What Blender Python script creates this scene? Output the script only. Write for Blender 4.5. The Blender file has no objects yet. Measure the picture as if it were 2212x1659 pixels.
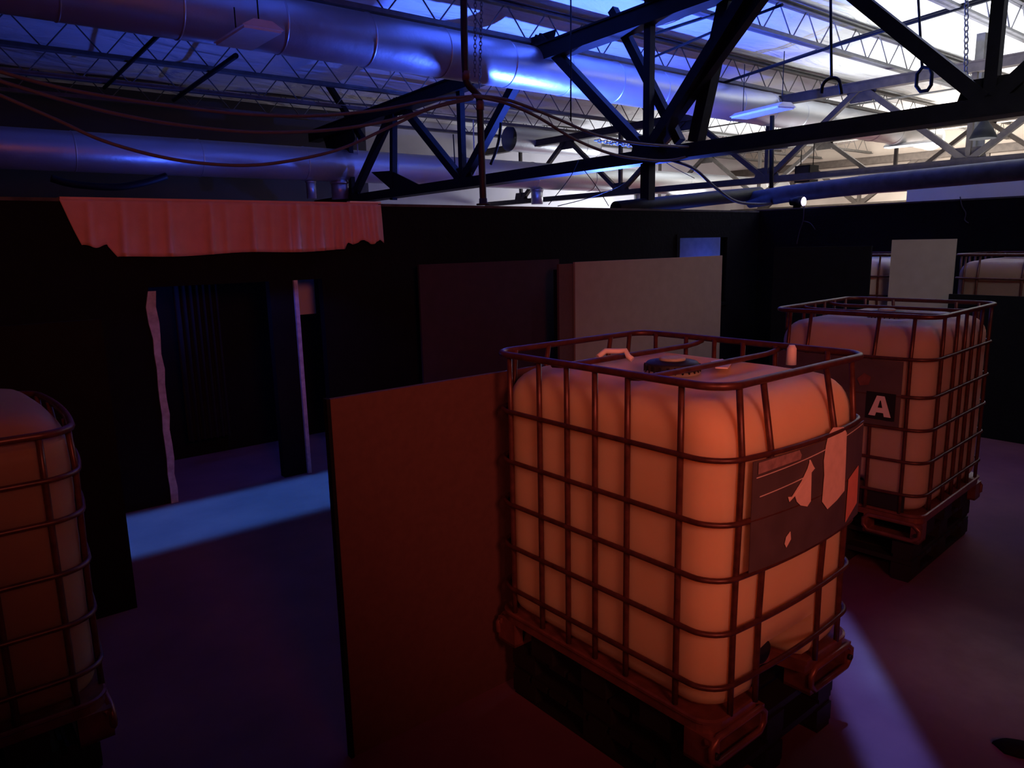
import bpy, math, random
from mathutils import Vector, Matrix
random.seed(7)
R = math.radians
C = bpy.context.scene.collection
YAW = R(39.3)                     # the building's axes: s runs away to the right, t away to the left
SB = Vector((math.cos(YAW), math.sin(YAW), 0)); TA = Vector((-math.sin(YAW), math.cos(YAW), 0))
def W(s, t, z=0.0): return SB*s + TA*t + Vector((0, 0, z))

# ------------------------------------------------------------------ camera
CAM = Vector((0, 0, 2.12)); PITCH = R(10.76); ROLL = R(-1.24); F = 1600.0
_r = Vector((1, 0, 0)); _u = Vector((0, math.sin(PITCH), math.cos(PITCH))); _f = Vector((0, math.cos(PITCH), -math.sin(PITCH)))
RA = math.cos(ROLL)*_r + math.sin(ROLL)*_u; UA = math.cos(ROLL)*_u - math.sin(ROLL)*_r
cd = bpy.data.cameras.new('camera'); cam = bpy.data.objects.new('camera', cd); C.objects.link(cam)
cd.sensor_width = 36; cd.lens = F/2212*36; cd.clip_start = 0.05; cd.clip_end = 200
M = Matrix((RA, UA, -_f)).transposed().to_4x4(); M.translation = CAM
cam.matrix_world = M
bpy.context.scene.camera = cam
def at(x, y, s=None, t=None, z=None):
    """point of the photograph on a plane of the building, as (s, t, z)"""
    r = _f + (x-1106)/F*RA - (y-829.5)/F*UA
    if s is not None: k = (s-CAM.dot(SB))/r.dot(SB)
    elif t is not None: k = (t-CAM.dot(TA))/r.dot(TA)
    else: k = (z-CAM.z)/r.z
    q = CAM + k*r
    return Vector((q.dot(SB), q.dot(TA), q.z))

# ------------------------------------------------------------------ world, exposure, lights
sc = bpy.context.scene
sc.view_settings.view_transform = 'Standard'; sc.view_settings.look = 'None'
sc.view_settings.exposure = 0.0; sc.view_settings.gamma = 1.0; sc.view_settings.use_curve_mapping = False
w = bpy.data.worlds.new('world'); sc.world = w; w.use_nodes = True
w.node_tree.nodes['Background'].inputs[0].default_value = (0.2, 0.2, 0.5, 1)
w.node_tree.nodes['Background'].inputs[1].default_value = 0.001
def light(name, kind, loc, target, energy, color, **kw):
    d = bpy.data.lights.new(name, kind); d.energy = energy; d.color = color
    for k, v in kw.items(): setattr(d, k, v)
    o = bpy.data.objects.new(name, d); C.objects.link(o); o.location = loc
    if target is not None:
        o.rotation_euler = (Vector(target)-Vector(loc)).to_track_quat('-Z', 'Y').to_euler()
    return o
RED = (1.0, 0.20, 0.13); BLUE = (0.05, 0.118, 1.0); WARM = (1.0, 0.93, 0.84); COOL = (0.93, 0.97, 1.0)
# added red side fill, then the red stage lamp high behind the photographer
light('red_side_fill', 'SPOT', W(-2.5, -1.5, 3.6), W(2.3, 1.75, 0.9), 290, RED, spot_size=R(31), spot_blend=1.0, shadow_soft_size=0.5)
light('red_stage_lamp', 'SPOT', W(0.2, -2.8, 3.2), W(2.55, 6.4, 3.0), 600, RED, spot_size=R(104), spot_blend=1.0, shadow_soft_size=0.7)
# blue uplights beyond the back wall, followed by added blue fills
light('blue_uplight', 'SPOT', W(9.8, 9.1, 2.2), W(9.8, 8.6, 6), 3300, BLUE, spot_size=R(146), spot_blend=0.5, shadow_soft_size=0.06)
light('blue_wall_wash', 'SPOT', W(9.6, 9.6, 2.5), W(11.0, 16.5, 4.0), 500, BLUE, spot_size=R(80), spot_blend=0.8, shadow_soft_size=0.06)
light('blue_uplight_left', 'SPOT', W(5.0, 13.6, 2.4), W(4.6, 14.0, 6), 190, BLUE, spot_size=R(150), spot_blend=0.8, shadow_soft_size=0.1)
light('blue_fill_near', 'SPOT', W(3.4, 7.9, 2.3), W(3.4, 8.6, 6), 70, BLUE, spot_size=R(100), spot_blend=0.9, shadow_soft_size=0.08)  # added spot, turns the strip light and duct underside blue
light('blue_trim_fill', 'SPOT', W(2.05, 5.8, 1.9), W(2.81, 6.5, 1.0), 16, BLUE, spot_size=R(70), spot_blend=0.5, shadow_soft_size=0.03)  # invented spot before the wall, tints the right door trim blue
light('violet_trim_fill', 'SPOT', W(2.4, 5.8, 1.8), W(1.6, 6.5, 0.9), 2.5, (0.12, 0.15, 1.0), spot_size=R(70), spot_blend=0.5, shadow_soft_size=0.03)  # second invented spot, tints the left door trim violet
light('blue_corner_fill', 'POINT', W(10.6, 7.2, 1.5), None, 34, BLUE, shadow_soft_size=0.1)  # added point, lights the board behind the window blue
# narrow blue beams on the floor
def beam(name, s, t, rot, sx, sy, energy, color, z=4.9, spread=3.0):
    o = light(name, 'AREA', W(s, t, z), None, energy, color, shape='RECTANGLE', size=sx, size_y=sy, spread=R(spread))
    o.rotation_euler = (0, 0, YAW+rot); return o
beam('blue_beam_doorway', 1.95, 5.97, 0, 2.4, 0.92, 12.0, (0.04, 0.30, 1.0))
beam('violet_beam_floor', 3.155, 1.325, R(41.5), 1.9, 0.26, 1.9, (0.16, 0.30, 1.0), spread=1.6)
light('blue_passage_light', 'POINT', W(1.75, 7.3, 1.55), None, 7, BLUE, shadow_soft_size=0.2)
# white lighting of the hall beyond
def up(name, s, t, z, sx, sy, e, col):
    o = light(name, 'AREA', W(s, t, z), W(s, t, z+5), e, col, shape='RECTANGLE', size=sx, size_y=sy, spread=R(125)); return o
hl = up('hall_light', 17.4, 4.4, 3.3, 8, 8.5, 570, COOL); hl.data.spread = R(105)
hn = up('hall_light_near', 13.6, 4.6, 3.5, 2.2, 4.5, 110, COOL); hn.data.spread = R(110)
up('hall_light_far', 25.5, 9.0, 3.3, 4, 10, 700, WARM)
up('hall_light_back', 22.0, 14.0, 3.3, 5, 4, 330, COOL)
light('hall_wall_wash', 'AREA', W(24, 10, 4.6), W(31, 10, 3.2), 1150, WARM, shape='RECTANGLE', size=8, size_y=2)
light('hall_back_wash', 'AREA', W(21.5, 17.5, 2.6), W(20.0, 21, 2.9), 480, (0.85, 0.9, 1.0), shape='RECTANGLE', size=5, size_y=1)

light('hall_spill', 'AREA', W(5.6, 0.4, 5.2), W(8.6, 3.6, 1.3), 15, (0.95, 0.92, 1.0), shape='RECTANGLE', size=2.0, size_y=1.5, spread=R(80))

# ------------------------------------------------------------------ materials
def nt(name):
    m = bpy.data.materials.new(name); m.use_nodes = True
    return m, m.node_tree, m.node_tree.nodes['Principled BSDF']
def mat(name, col, rough=0.6, metal=0.0, var=0.15, scale=8.0, bump=0.0, bscale=60.0, spec=0.4, emit=None):
    m, t, p = nt(name)
    tc = t.nodes.new('ShaderNodeTexCoord')
    n = t.nodes.new('ShaderNodeTexNoise'); n.inputs['Scale'].default_value = scale; n.inputs['Detail'].default_value = 6
    t.links.new(tc.outputs['Object'], n.inputs['Vector'])
    r = t.nodes.new('ShaderNodeValToRGB')
    r.color_ramp.elements[0].position = .3; r.color_ramp.elements[1].position = .7
    r.color_ramp.elements[0].color = tuple(c*(1-var) for c in col)+(1,)
    r.color_ramp.elements[1].color = tuple(min(1, c*(1+var)) for c in col)+(1,)
    t.links.new(n.outputs['Fac'], r.inputs[0]); t.links.new(r.outputs[0], p.inputs['Base Color'])
    p.inputs['Roughness'].default_value = rough; p.inputs['Metallic'].default_value = metal
    p.inputs['Specular IOR Level'].default_value = spec
    if bump:
        n2 = t.nodes.new('ShaderNodeTexNoise'); n2.inputs['Scale'].default_value = bscale; n2.inputs['Detail'].default_value = 4
        t.links.new(tc.outputs['Object'], n2.inputs['Vector'])
        b = t.nodes.new('ShaderNodeBump'); b.inputs['Strength'].default_value = bump; b.inputs['Distance'].default_value = 0.02
        t.links.new(n2.outputs['Fac'], b.inputs['Height']); t.links.new(b.outputs[0], p.inputs['Normal'])
    if emit:
        p.inputs['Emission Color'].default_value = emit[0]+(1,); p.inputs['Emission Strength'].default_value = emit[1]
    return m
MT = {}
MT['black_wall'] = mat('black_paint', (0.006, 0.006, 0.008), 0.85, spec=.1, bump=0.2, bscale=25)
MT['ledge'] = mat('dusty_ledge', (0.06, 0.058, 0.056), 0.9, var=.4)
MT['black_cloth'] = mat('black_cloth', (0.012, 0.012, 0.014), 0.95, spec=.1)
MT['passage'] = mat('dark_board', (0.10, 0.10, 0.11), 0.9)
MT['pale_edge'] = mat('bare_board_edge', (0.36, 0.36, 0.46), 0.8, var=.25, scale=20)
MT['curtain'] = mat('salmon_cloth', (0.58, 0.31, 0.30), 0.9, var=.06, bump=.15, bscale=220, spec=.1)
MT['panel_red'] = mat('fibreboard', (0.095, 0.04, 0.036), 0.8, var=.08, scale=30, bump=.1, bscale=200)
MT['panel_tan'] = mat('tan_board', (0.30, 0.22, 0.18), 0.85, var=.06, bump=.05)
MT['panel_beige'] = mat('beige_board', (0.34, 0.30, 0.24), 0.85, var=.05)
MT['panel_plum'] = mat('plum_board', (0.035, 0.016, 0.03), 0.85)
MT['steel_black'] = mat('black_steel', (0.006, 0.006, 0.007), 0.6, spec=.2, var=.3, bump=.1)
MT['steel_far'] = mat('grey_brown_steel', (0.055, 0.043, 0.036), 0.6, var=.25)
MT['joist'] = mat('grey_steel', (0.13, 0.125, 0.12), 0.55, var=.2)
MT['pipe_rust'] = mat('rusty_pipe', (0.028, 0.021, 0.019), 0.6, var=.5, scale=14)
MT['copper'] = mat('bare_coupling', (0.15, 0.085, 0.06), 0.5, var=.3)
MT['hose'] = mat('brown_hose', (0.10, 0.085, 0.085), 0.65)
MT['grey_pipe'] = mat('grey_pipe', (0.05, 0.048, 0.058), 0.6, var=.3)
MT['cage'] = mat('galvanised_cage', (0.085, 0.030, 0.024), 0.40, metal=.3, var=.35, scale=25)
MT['tray'] = mat('steel_tray', (0.20, 0.075, 0.06), 0.36, metal=.3, var=.35, scale=12)
MT['plastic_black'] = mat('black_plastic', (0.014, 0.013, 0.013), 0.6)
MT['plate'] = mat('grey_label_plate', (0.10, 0.075, 0.085), 0.45, metal=.2, var=.15)
MT['sticker'] = mat('torn_white_sticker', (0.72, 0.55, 0.48), 0.7, var=.08, scale=20)
MT['sticker_red'] = mat('red_sticker', (0.62, 0.22, 0.18), 0.7, var=.1)
MT['strip'] = mat('dull_strip', (0.26, 0.17, 0.17), 0.7, var=.25, scale=40)
MT['line'] = mat('scratched_line', (0.6, 0.5, 0.48), 0.5)
MT['white'] = mat('white_plastic', (0.75, 0.72, 0.72), 0.5, var=.05)
MT['ink_black'] = mat('black_ink', (0.008, 0.008, 0.01), 0.6)
MT['lamp_white'] = mat('white_enamel', (0.8, 0.8, 0.8), 0.4, var=.05)
MT['far_wall'] = mat('tan_block', (0.52, 0.46, 0.40), 0.9, var=.08, scale=1.2)
MT['rear_wall'] = mat('pale_block', (0.42, 0.40, 0.42), 0.9, var=.1, scale=1.0)
MT['rear_dark'] = mat('dark_block', (0.05, 0.045, 0.06), 0.9, var=.1, scale=1.0)
MT['lens'] = mat('lamp_lens', (0.9, 0.8, 0.9), 0.3, emit=((0.85, 0.6, 1.0), 9.0))
MT['tube_lit'] = mat('lit_tube', (0.9, 0.9, 0.9), 0.4, emit=((0.85, 0.92, 1.0), 1.6))

def m_duct():
    m, t, p = nt('galvanised_duct')
    tc = t.nodes.new('ShaderNodeTexCoord')
    n = t.nodes.new('ShaderNodeTexNoise'); n.inputs['Scale'].default_value = 3.0; n.inputs['Detail'].default_value = 8
    t.links.new(tc.outputs['Object'], n.inputs['Vector'])
    r = t.nodes.new('ShaderNodeMapRange'); r.inputs[3].default_value = .28; r.inputs[4].default_value = .52
    t.links.new(n.outputs['Fac'], r.inputs[0]); t.links.new(r.outputs[0], p.inputs['Roughness'])
    p.inputs['Base Color'].default_value = (0.56, 0.58, 0.60, 1); p.inputs['Metallic'].default_value = .75
    n2 = t.nodes.new('ShaderNodeTexNoise'); n2.inputs['Scale'].default_value = 14
    t.links.new(tc.outputs['Object'], n2.inputs['Vector'])
    b = t.nodes.new('ShaderNodeBump'); b.inputs['Strength'].default_value = .12; b.inputs['Distance'].default_value = .02
    t.links.new(n2.outputs['Fac'], b.inputs['Height']); t.links.new(b.outputs[0], p.inputs['Normal'])
    return m
MT['duct'] = m_duct()
def m_tank(name, c0, c1):
    m, t, p = nt(name)
    tc = t.nodes.new('ShaderNodeTexCoord')
    n = t.nodes.new('ShaderNodeTexNoise'); n.inputs['Scale'].default_value = 5.0; n.inputs['Detail'].default_value = 5
    t.links.new(tc.outputs['Object'], n.inputs['Vector'])
    r = t.nodes.new('ShaderNodeValToRGB')
    r.color_ramp.elements[0].color = c0; r.color_ramp.elements[1].color = c1
    t.links.new(n.outputs['Fac'], r.inputs[0]); t.links.new(r.outputs[0], p.inputs['Base Color'])
    p.inputs['Roughness'].default_value = .6; p.inputs['Specular IOR Level'].default_value = .2
    p.inputs['Subsurface Weight'].default_value = .92
    p.inputs['Subsurface Radius'].default_value = (1.0, .55, .35); p.inputs['Subsurface Scale'].default_value = .2
    return m
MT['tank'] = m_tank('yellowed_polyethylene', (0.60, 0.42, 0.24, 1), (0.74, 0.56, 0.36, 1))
MT['tank_shade'] = m_tank('shaded_polyethylene', (0.20, 0.12, 0.09, 1), (0.28, 0.18, 0.13, 1))  # darker copy of the tank plastic, shade put into the colour
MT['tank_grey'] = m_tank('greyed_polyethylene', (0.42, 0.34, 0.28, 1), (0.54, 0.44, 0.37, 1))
def m_floor():
    m, t, p = nt('carpet_floor')
    tc = t.nodes.new('ShaderNodeTexCoord')
    n = t.nodes.new('ShaderNodeTexNoise'); n.inputs['Scale'].default_value = 1.6; n.inputs['Detail'].default_value = 8; n.inputs['Roughness'].default_value = .6
    t.links.new(tc.outputs['Object'], n.inputs['Vector'])
    r = t.nodes.new('ShaderNodeValToRGB')
    r.color_ramp.elements[0].position = .35; r.color_ramp.elements[1].position = .75
    r.color_ramp.elements[0].color = (0.13, 0.045, 0.075, 1); r.color_ramp.elements[1].color = (0.20, 0.075, 0.105, 1)
    t.links.new(n.outputs['Fac'], r.inputs[0])
    # white light spill painted in as a pale patch beside the near tank
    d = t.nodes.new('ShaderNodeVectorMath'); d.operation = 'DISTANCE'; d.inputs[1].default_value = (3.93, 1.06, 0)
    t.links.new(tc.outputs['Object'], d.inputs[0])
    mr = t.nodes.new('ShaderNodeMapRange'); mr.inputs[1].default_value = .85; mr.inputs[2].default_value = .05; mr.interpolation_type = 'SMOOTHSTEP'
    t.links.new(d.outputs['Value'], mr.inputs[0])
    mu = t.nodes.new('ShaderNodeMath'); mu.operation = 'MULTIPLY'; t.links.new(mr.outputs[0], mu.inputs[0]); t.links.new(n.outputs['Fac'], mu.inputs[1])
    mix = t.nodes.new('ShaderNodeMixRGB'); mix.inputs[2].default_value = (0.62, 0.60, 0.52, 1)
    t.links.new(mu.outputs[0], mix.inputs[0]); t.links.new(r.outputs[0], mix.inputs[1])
    t.links.new(mix.outputs[0], p.inputs['Base Color'])
    p.inputs['Roughness'].default_value = .8; p.inputs['Specular IOR Level'].default_value = .2
    return m
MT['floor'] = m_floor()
def m_deck():
    m, t, p = nt('white_insulation_sheet')
    tc = t.nodes.new('ShaderNodeTexCoord')
    mp = t.nodes.new('ShaderNodeMapping'); mp.inputs['Scale'].default_value = (0.35, 1.1, 1)
    t.links.new(tc.outputs['Object'], mp.inputs[0])
    n = t.nodes.new('ShaderNodeTexNoise'); n.inputs['Scale'].default_value = 1.4; n.inputs['Detail'].default_value = 5; n.inputs['Distortion'].default_value = 1.2
    t.links.new(mp.outputs[0], n.inputs['Vector'])
    b = t.nodes.new('ShaderNodeBump'); b.inputs['Strength'].default_value = .8; b.inputs['Distance'].default_value = .3
    t.links.new(n.outputs['Fac'], b.inputs['Height']); t.links.new(b.outputs[0], p.inputs['Normal'])
    p.inputs['Base Color'].default_value = (0.80, 0.80, 0.78, 1); p.inputs['Roughness'].default_value = .7
    p.inputs['Specular IOR Level'].default_value = .25
    return m
MT['deck'] = m_deck()

# ------------------------------------------------------------------ mesh helpers
class MB:
    def __init__(s): s.v = []; s.f = []; s.sm = []
    def add(s, vs, fs, smooth=False):
        o = len(s.v); s.v += [tuple(v) for v in vs]; s.f += [tuple(i+o for i in f) for f in fs]; s.sm += [smooth]*len(fs)
    def box(s, lo, hi):
        x0, y0, z0 = lo; x1, y1, z1 = hi
        s.add([(x0,y0,z0),(x1,y0,z0),(x1,y1,z0),(x0,y1,z0),(x0,y0,z1),(x1,y0,z1),(x1,y1,z1),(x0,y1,z1)],
              [(0,3,2,1),(4,5,6,7),(0,1,5,4),(1,2,6,5),(2,3,7,6),(3,0,4,7)])
    def bar(s, p, q, w, h, upv=(0, 0, 1)):
        """rectangular bar from p to q, w across, h along upv"""
        p, q = Vector(p), Vector(q); d = (q-p).normalized(); u = Vector(upv)
        x = d.cross(u)
        if x.length < 1e-4: x = d.cross(Vector((0, 1, 0)))
        x.normalize(); y = x.cross(d).normalized()
        vs = [c + x*(sx*w/2) + y*(sy*h/2) for c in (p, q) for sx, sy in ((-1,-1),(1,-1),(1,1),(-1,1))]
        s.add(vs, [(0,1,2,3),(7,6,5,4),(0,4,5,1),(1,5,6,2),(2,6,7,3),(3,7,4,0)])
    def angle(s, p, q, w, side):
        """double-angle section: a T of two thin legs"""
        s.bar(p, q, w, w*.16, side); s.bar(p, q, w*.16, w, side)
    def tube(s, pts, r, n=8, closed=False, cap=True):
        P = [Vector(p) for p in pts]; N = len(P); rs = r if isinstance(r, (list, tuple)) else [r]*N
        vs = []; nrm = None
        for i in range(N):
            a = P[(i-1) % N] if (closed or i > 0) else P[i]; b = P[(i+1) % N] if (closed or i < N-1) else P[i]
            d = (b-a).normalized()
            if nrm is None:
                nrm = d.cross(Vector((0, 0, 1)))
                if nrm.length < .05: nrm = d.cross(Vector((1, 0, 0)))
                nrm.normalize()
            else:
                nrm = (nrm - d*nrm.dot(d))
                nrm.normalize()
            bi = d.cross(nrm)
            vs += [P[i] + (nrm*math.cos(k*2*math.pi/n) + bi*math.sin(k*2*math.pi/n))*rs[i] for k in range(n)]
        fs = []
        for i in range(N if closed else N-1):
            j = (i+1) % N
            for k in range(n): fs.append((i*n+k, i*n+(k+1) % n, j*n+(k+1) % n, j*n+k))
        s.add(vs, fs, True)
        if cap and not closed:
            o = len(s.v)-N*n
            s.f.append(tuple(o+k for k in range(n))[::-1]); s.sm.append(False)
            s.f.append(tuple(o+(N-1)*n+k for k in range(n))); s.sm.append(False)
    def lathe(s, prof, c=(0, 0, 0), n=32, cap=True):
        c = Vector(c); vs = []
        for r, z in prof: vs += [c+Vector((r*math.cos(k*2*math.pi/n), r*math.sin(k*2*math.pi/n), z)) for k in range(n)]
        fs = [(i*n+k, i*n+(k+1) % n, (i+1)*n+(k+1) % n, (i+1)*n+k) for i in range(len(prof)-1) for k in range(n)]
        s.add(vs, fs, True)
        if cap:
            o = len(s.v)-len(vs)
            s.f.append(tuple(o+k for k in range(n))[::-1]); s.sm.append(False)
            s.f.append(tuple(o+(len(prof)-1)*n+k for k in range(n))); s.sm.append(False)
    def poly(s, pts, n, th):
        """flat outline pts given thickness th along direction n"""
        n = Vector(n)*th; a = [Vector(p) for p in pts]; b = [p+n for p in a]; k = len(a)
        s.add(a+b, [tuple(range(k)), tuple(range(2*k-1, k-1, -1))]+[(i, (i+1) % k + 0, (i+1) % k + k, i+k) for i in range(k)])
    def build(s, name, m, parent=None):
        me = bpy.data.meshes.new(name); me.from_pydata(s.v, [], s.f); me.materials.append(MT[m] if isinstance(m, str) else m)
        me.polygons.foreach_set('use_smooth', s.sm); me.update()
        import bmesh
        bm = bmesh.new(); bm.from_mesh(me); bmesh.ops.recalc_face_normals(bm, faces=bm.faces); bm.to_mesh(me); bm.free()
        o = bpy.data.objects.new(name, me); C.objects.link(o)
        if parent: o.parent = parent
        return o
def tag(o, label, cat, group=None, kind=None):
    o['label'] = label; o['category'] = cat
    if group: o['group'] = group
    if kind: o['kind'] = kind
    return o
def thing(name, label, cat, st=(0, 0, 0), rot=0.0, group=None):
    o = bpy.data.objects.new(name, None); C.objects.link(o)
    o.empty_display_size = .1; o.location = W(*st); o.rotation_euler = (0, 0, YAW+rot)
    return tag(o, label, cat, group)
def place(o, st=(0, 0, 0), rot=0.0):
    o.location = W(*st); o.rotation_euler = (0, 0, YAW+rot); return o
def struct(mb, name, m):
    o = mb.build(name, m); place(o); o['kind'] = 'structure'; return o
def rrect(hx, hy, r, n=6):
    """rounded rectangle outline, counter-clockwise, starting on the -y side"""
    pts = []
    for cx, cy, a0 in ((hx-r, -hy+r, -90), (hx-r, hy-r, 0), (-hx+r, hy-r, 90), (-hx+r, -hy+r, 180)):
        for k in range(n+1):
            a = R(a0+90*k/n); pts.append((cx+r*math.cos(a), cy+r*math.sin(a)))
    return pts
def dense(pts, step):
    out = []
    for i, p in enumerate(pts):
        q = pts[(i+1) % len(pts)]; L = math.hypot(q[0]-p[0], q[1]-p[1]); k = max(1, int(L/step))
        out += [(p[0]+(q[0]-p[0])*j/k, p[1]+(q[1]-p[1])*j/k) for j in range(k)]
    return out

# ------------------------------------------------------------------ the setting
WT = 6.54                       # back partition
RS = 10.3                       # right partition
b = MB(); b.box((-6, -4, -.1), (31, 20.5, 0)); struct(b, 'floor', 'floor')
b = MB(); ns, ntt = 150, 118
S0, S1, T0, T1 = -5.0, 31.0, -1.0, 20.6
vs = []
for i in range(ns+1):
    for j in range(ntt+1):
        s_ = S0+(S1-S0)*i/ns; t_ = T0+(T1-T0)*j/ntt
        ph = ((t_-7.1) % 2.62)/2.62
        sag = .14*math.sin(math.pi*ph) + .025*math.sin(s_*1.9+t_*.8)*math.sin(math.pi*ph) + .02*math.sin(t_*5+s_*.6)*math.sin(math.pi*ph)
        vs.append((s_, t_, 5.98-sag))
b.add(vs, [(i*(ntt+1)+j, (i+1)*(ntt+1)+j, (i+1)*(ntt+1)+j+1, i*(ntt+1)+j+1) for i in range(ns) for j in range(ntt)], True)
struct(b, 'ceiling', 'deck')
b = MB(); b.box((-5, -1, 6.0), (31, 20.6, 6.15)); struct(b, 'roof_slab', 'black_wall')

TK = .09
b = MB()
b.box((-5, WT, 0), (1.565, WT+TK, 2.5)); b.box((1.565, WT, 1.83), (3.08, WT+TK, 2.5))
b.box((2.57, WT, 0), (2.79, WT+TK, 1.83))
b.box((3.08, WT, 0), (8.36, WT+TK, 2.5)); b.box((8.36, WT, 2.14), (9.46, WT+TK, 2.5))
b.box((8.36, WT, 0), (9.46, WT+TK, 1.2)); b.box((9.46, WT, 0), (RS, WT+TK, 2.5))
struct(b, 'wall_back', 'black_wall')
b = MB(); b.box((-5, WT-.005, 2.5), (RS+.1, WT+TK+.03, 2.525)); struct(b, 'trim_1', 'ledge')
b = MB(); b.box((RS, -2.5, 0), (RS+TK, WT+TK, 2.52)); struct(b, 'wall_right', 'black_wall')
b = MB(); b.box((RS-.005, -2.5, 2.52), (RS+TK+.02, WT+TK, 2.54)); struct(b, 'trim_2', 'ledge')
b = MB(); b.box((-3, -.56, 0), (.30, -.50, 2.6)); b.box((.30, -.56, 0), (.92, -.50, 2.28)); b.box((.92, -.56, 0), (1.8, -.50, 1.62)); b.box((-3, -.56, 3.42), (5, -.50, 5.6)); struct(b, 'wall_light_blocker', 'black_wall')  # unseen stepped wall and header, added to block the red lamp
# pale bare edges of the doorway
b = MB(); o_ = []
L = []; Rr = []
for k in range(15):
    z = 1.80*k/14; j = .008*math.sin(k*2.3)
    L.append((1.555+j*.5-(.022 if k in (12, 13) else 0), z)); Rr.append((1.612+j, z))
b.poly([(x, WT-.02, z) for x, z in L+Rr[::-1]], (0, 1, 0), .03); struct(b, 'trim_3', 'pale_edge')
b = MB(); b.box((2.79, WT-.03, 0), (2.825, WT+TK, 1.83)); struct(b, 'trim_4', 'pale_edge')
# window frame
b = MB()
for lo, hi in (((8.30, 2.14), (9.52, 2.19)), ((8.30, 1.15), (9.52, 1.2)), ((8.30, 1.2), (8.36, 2.14)), ((9.46, 1.2), (9.52, 2.14))):
    b.box((lo[0], WT-.03, lo[1]), (hi[0], WT+TK, hi[1]))
wf = struct(b, 'window_1', 'black_wall')
# what stands behind the openings
b = MB(); b.box((.9, 7.9, 0), (4.2, 7.96, 2.45)); struct(b, 'wall_passage', 'black_wall')
b = MB(); b.box((9.0, 7.72, 0), (13.0, 7.78, 2.4)); struct(b, 'wall_corner_board', 'passage')
b = MB(); b.box((31, -1, -.1), (31.2, 20.6, 6.1)); struct(b, 'wall_far_right', 'far_wall')
b = MB(); b.box((11.3, 20.5, -.1), (31, 20.7, 6.1)); struct(b, 'wall_far_back', 'rear_wall')
b = MB(); b.box((-5, 20.4, -.1), (11.3, 20.7, 6.1)); struct(b, 'wall_far_back_dark', 'rear_dark')
b = MB(); b.box((-5.2, -1, -.1), (-5, 20.6, 6.1)); struct(b, 'wall_far_left', 'rear_dark')

# ------------------------------------------------------------------ intermediate bulk containers
RINGS = (.29, .495, .695, .895, 1.12); RIM = 1.37
HX, HY = .485, .58
SIDE_BARS = (-.425, -.185, -.02, .135, .30, .49)
FRONT_BARS = (-.385, -.245, .175, .375)
def bulge(x, y, z):
    """the filled tank pushes the cage out on its short faces"""
    k = max(0.0, min(1.0, (RIM-z)/.25)) * max(0.0, 1-(x/(HX))**2)
    return k*(.030+.028*max(0.0, min(1.0, (z-.55)/.5)))
def ring_pts(z, grow=0.0, r=.10):
    pts = []
    for x, y in dense(rrect(HX+grow, HY+grow, r, 7), .09):
        o = bulge(x, y, z) * max(0.0, min(1.0, (abs(y)-HY+.12)/.1))
        pts.append((x, y+math.copysign(o, y), z))
    return pts
def tank_mesh(top=1.325):
    b = MB()
    hx, hy = HX-.013, HY-.013
    out = dense(rrect(hx, hy, .105, 6), .04); n = len(out)
    prof = [(.172, .06), (.178, .03), (.20, .010), (.23, .0)] + [(.27+.05*k, 0.0) for k in range(19)] + \
           [(top-.13, .003), (top-.105, .010), (top-.08, .022), (top-.055, .042), (top-.036, .068), (top-.026, .10), (top-.020, .14), (top-.010, .18), (top-.002, .215), (top-.004, .25), (top-.020, .29), (top-.034, .34), (top-.036, .44)]
    vs = []
    for z, ins in prof:
        fx, fy = (hx-ins)/hx, (hy-ins)/hy
        rib = .006*math.sin(z*31)*(1 if .25 < z < 1.15 else 0)
        for x, y in out:
            X, Y = x*fx, y*fy
            g = 1.0 if ins < .05 else 0
            Y += math.copysign(bulge(x, y, z)*.9*max(0, min(1, (abs(y)-hy+.05)/.05)), y)
            # the valve recess low on the front
            if y < -hy+.02 and z < .36:
                q = max(0, min(1, (.175-abs(x+.035))/.025)) * max(0, min(1, (.335-z)/.03))
                Y += .20*q
            if abs(x) > hx-.02: X += math.copysign(rib*.4, x)
            if abs(y) > hy-.02: Y += math.copysign(rib*.5, y)
            vs.append((X, Y, z))
    fs = [(i*n+k, i*n+(k+1) % n, (i+1)*n+(k+1) % n, (i+1)*n+k) for i in range(len(prof)-1) for k in range(n)]
    fs.append(tuple(range(n))[::-1]); fs.append(tuple((len(prof)-1)*n+k for k in range(n)))
    b.add(vs, fs, True); return b
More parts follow.
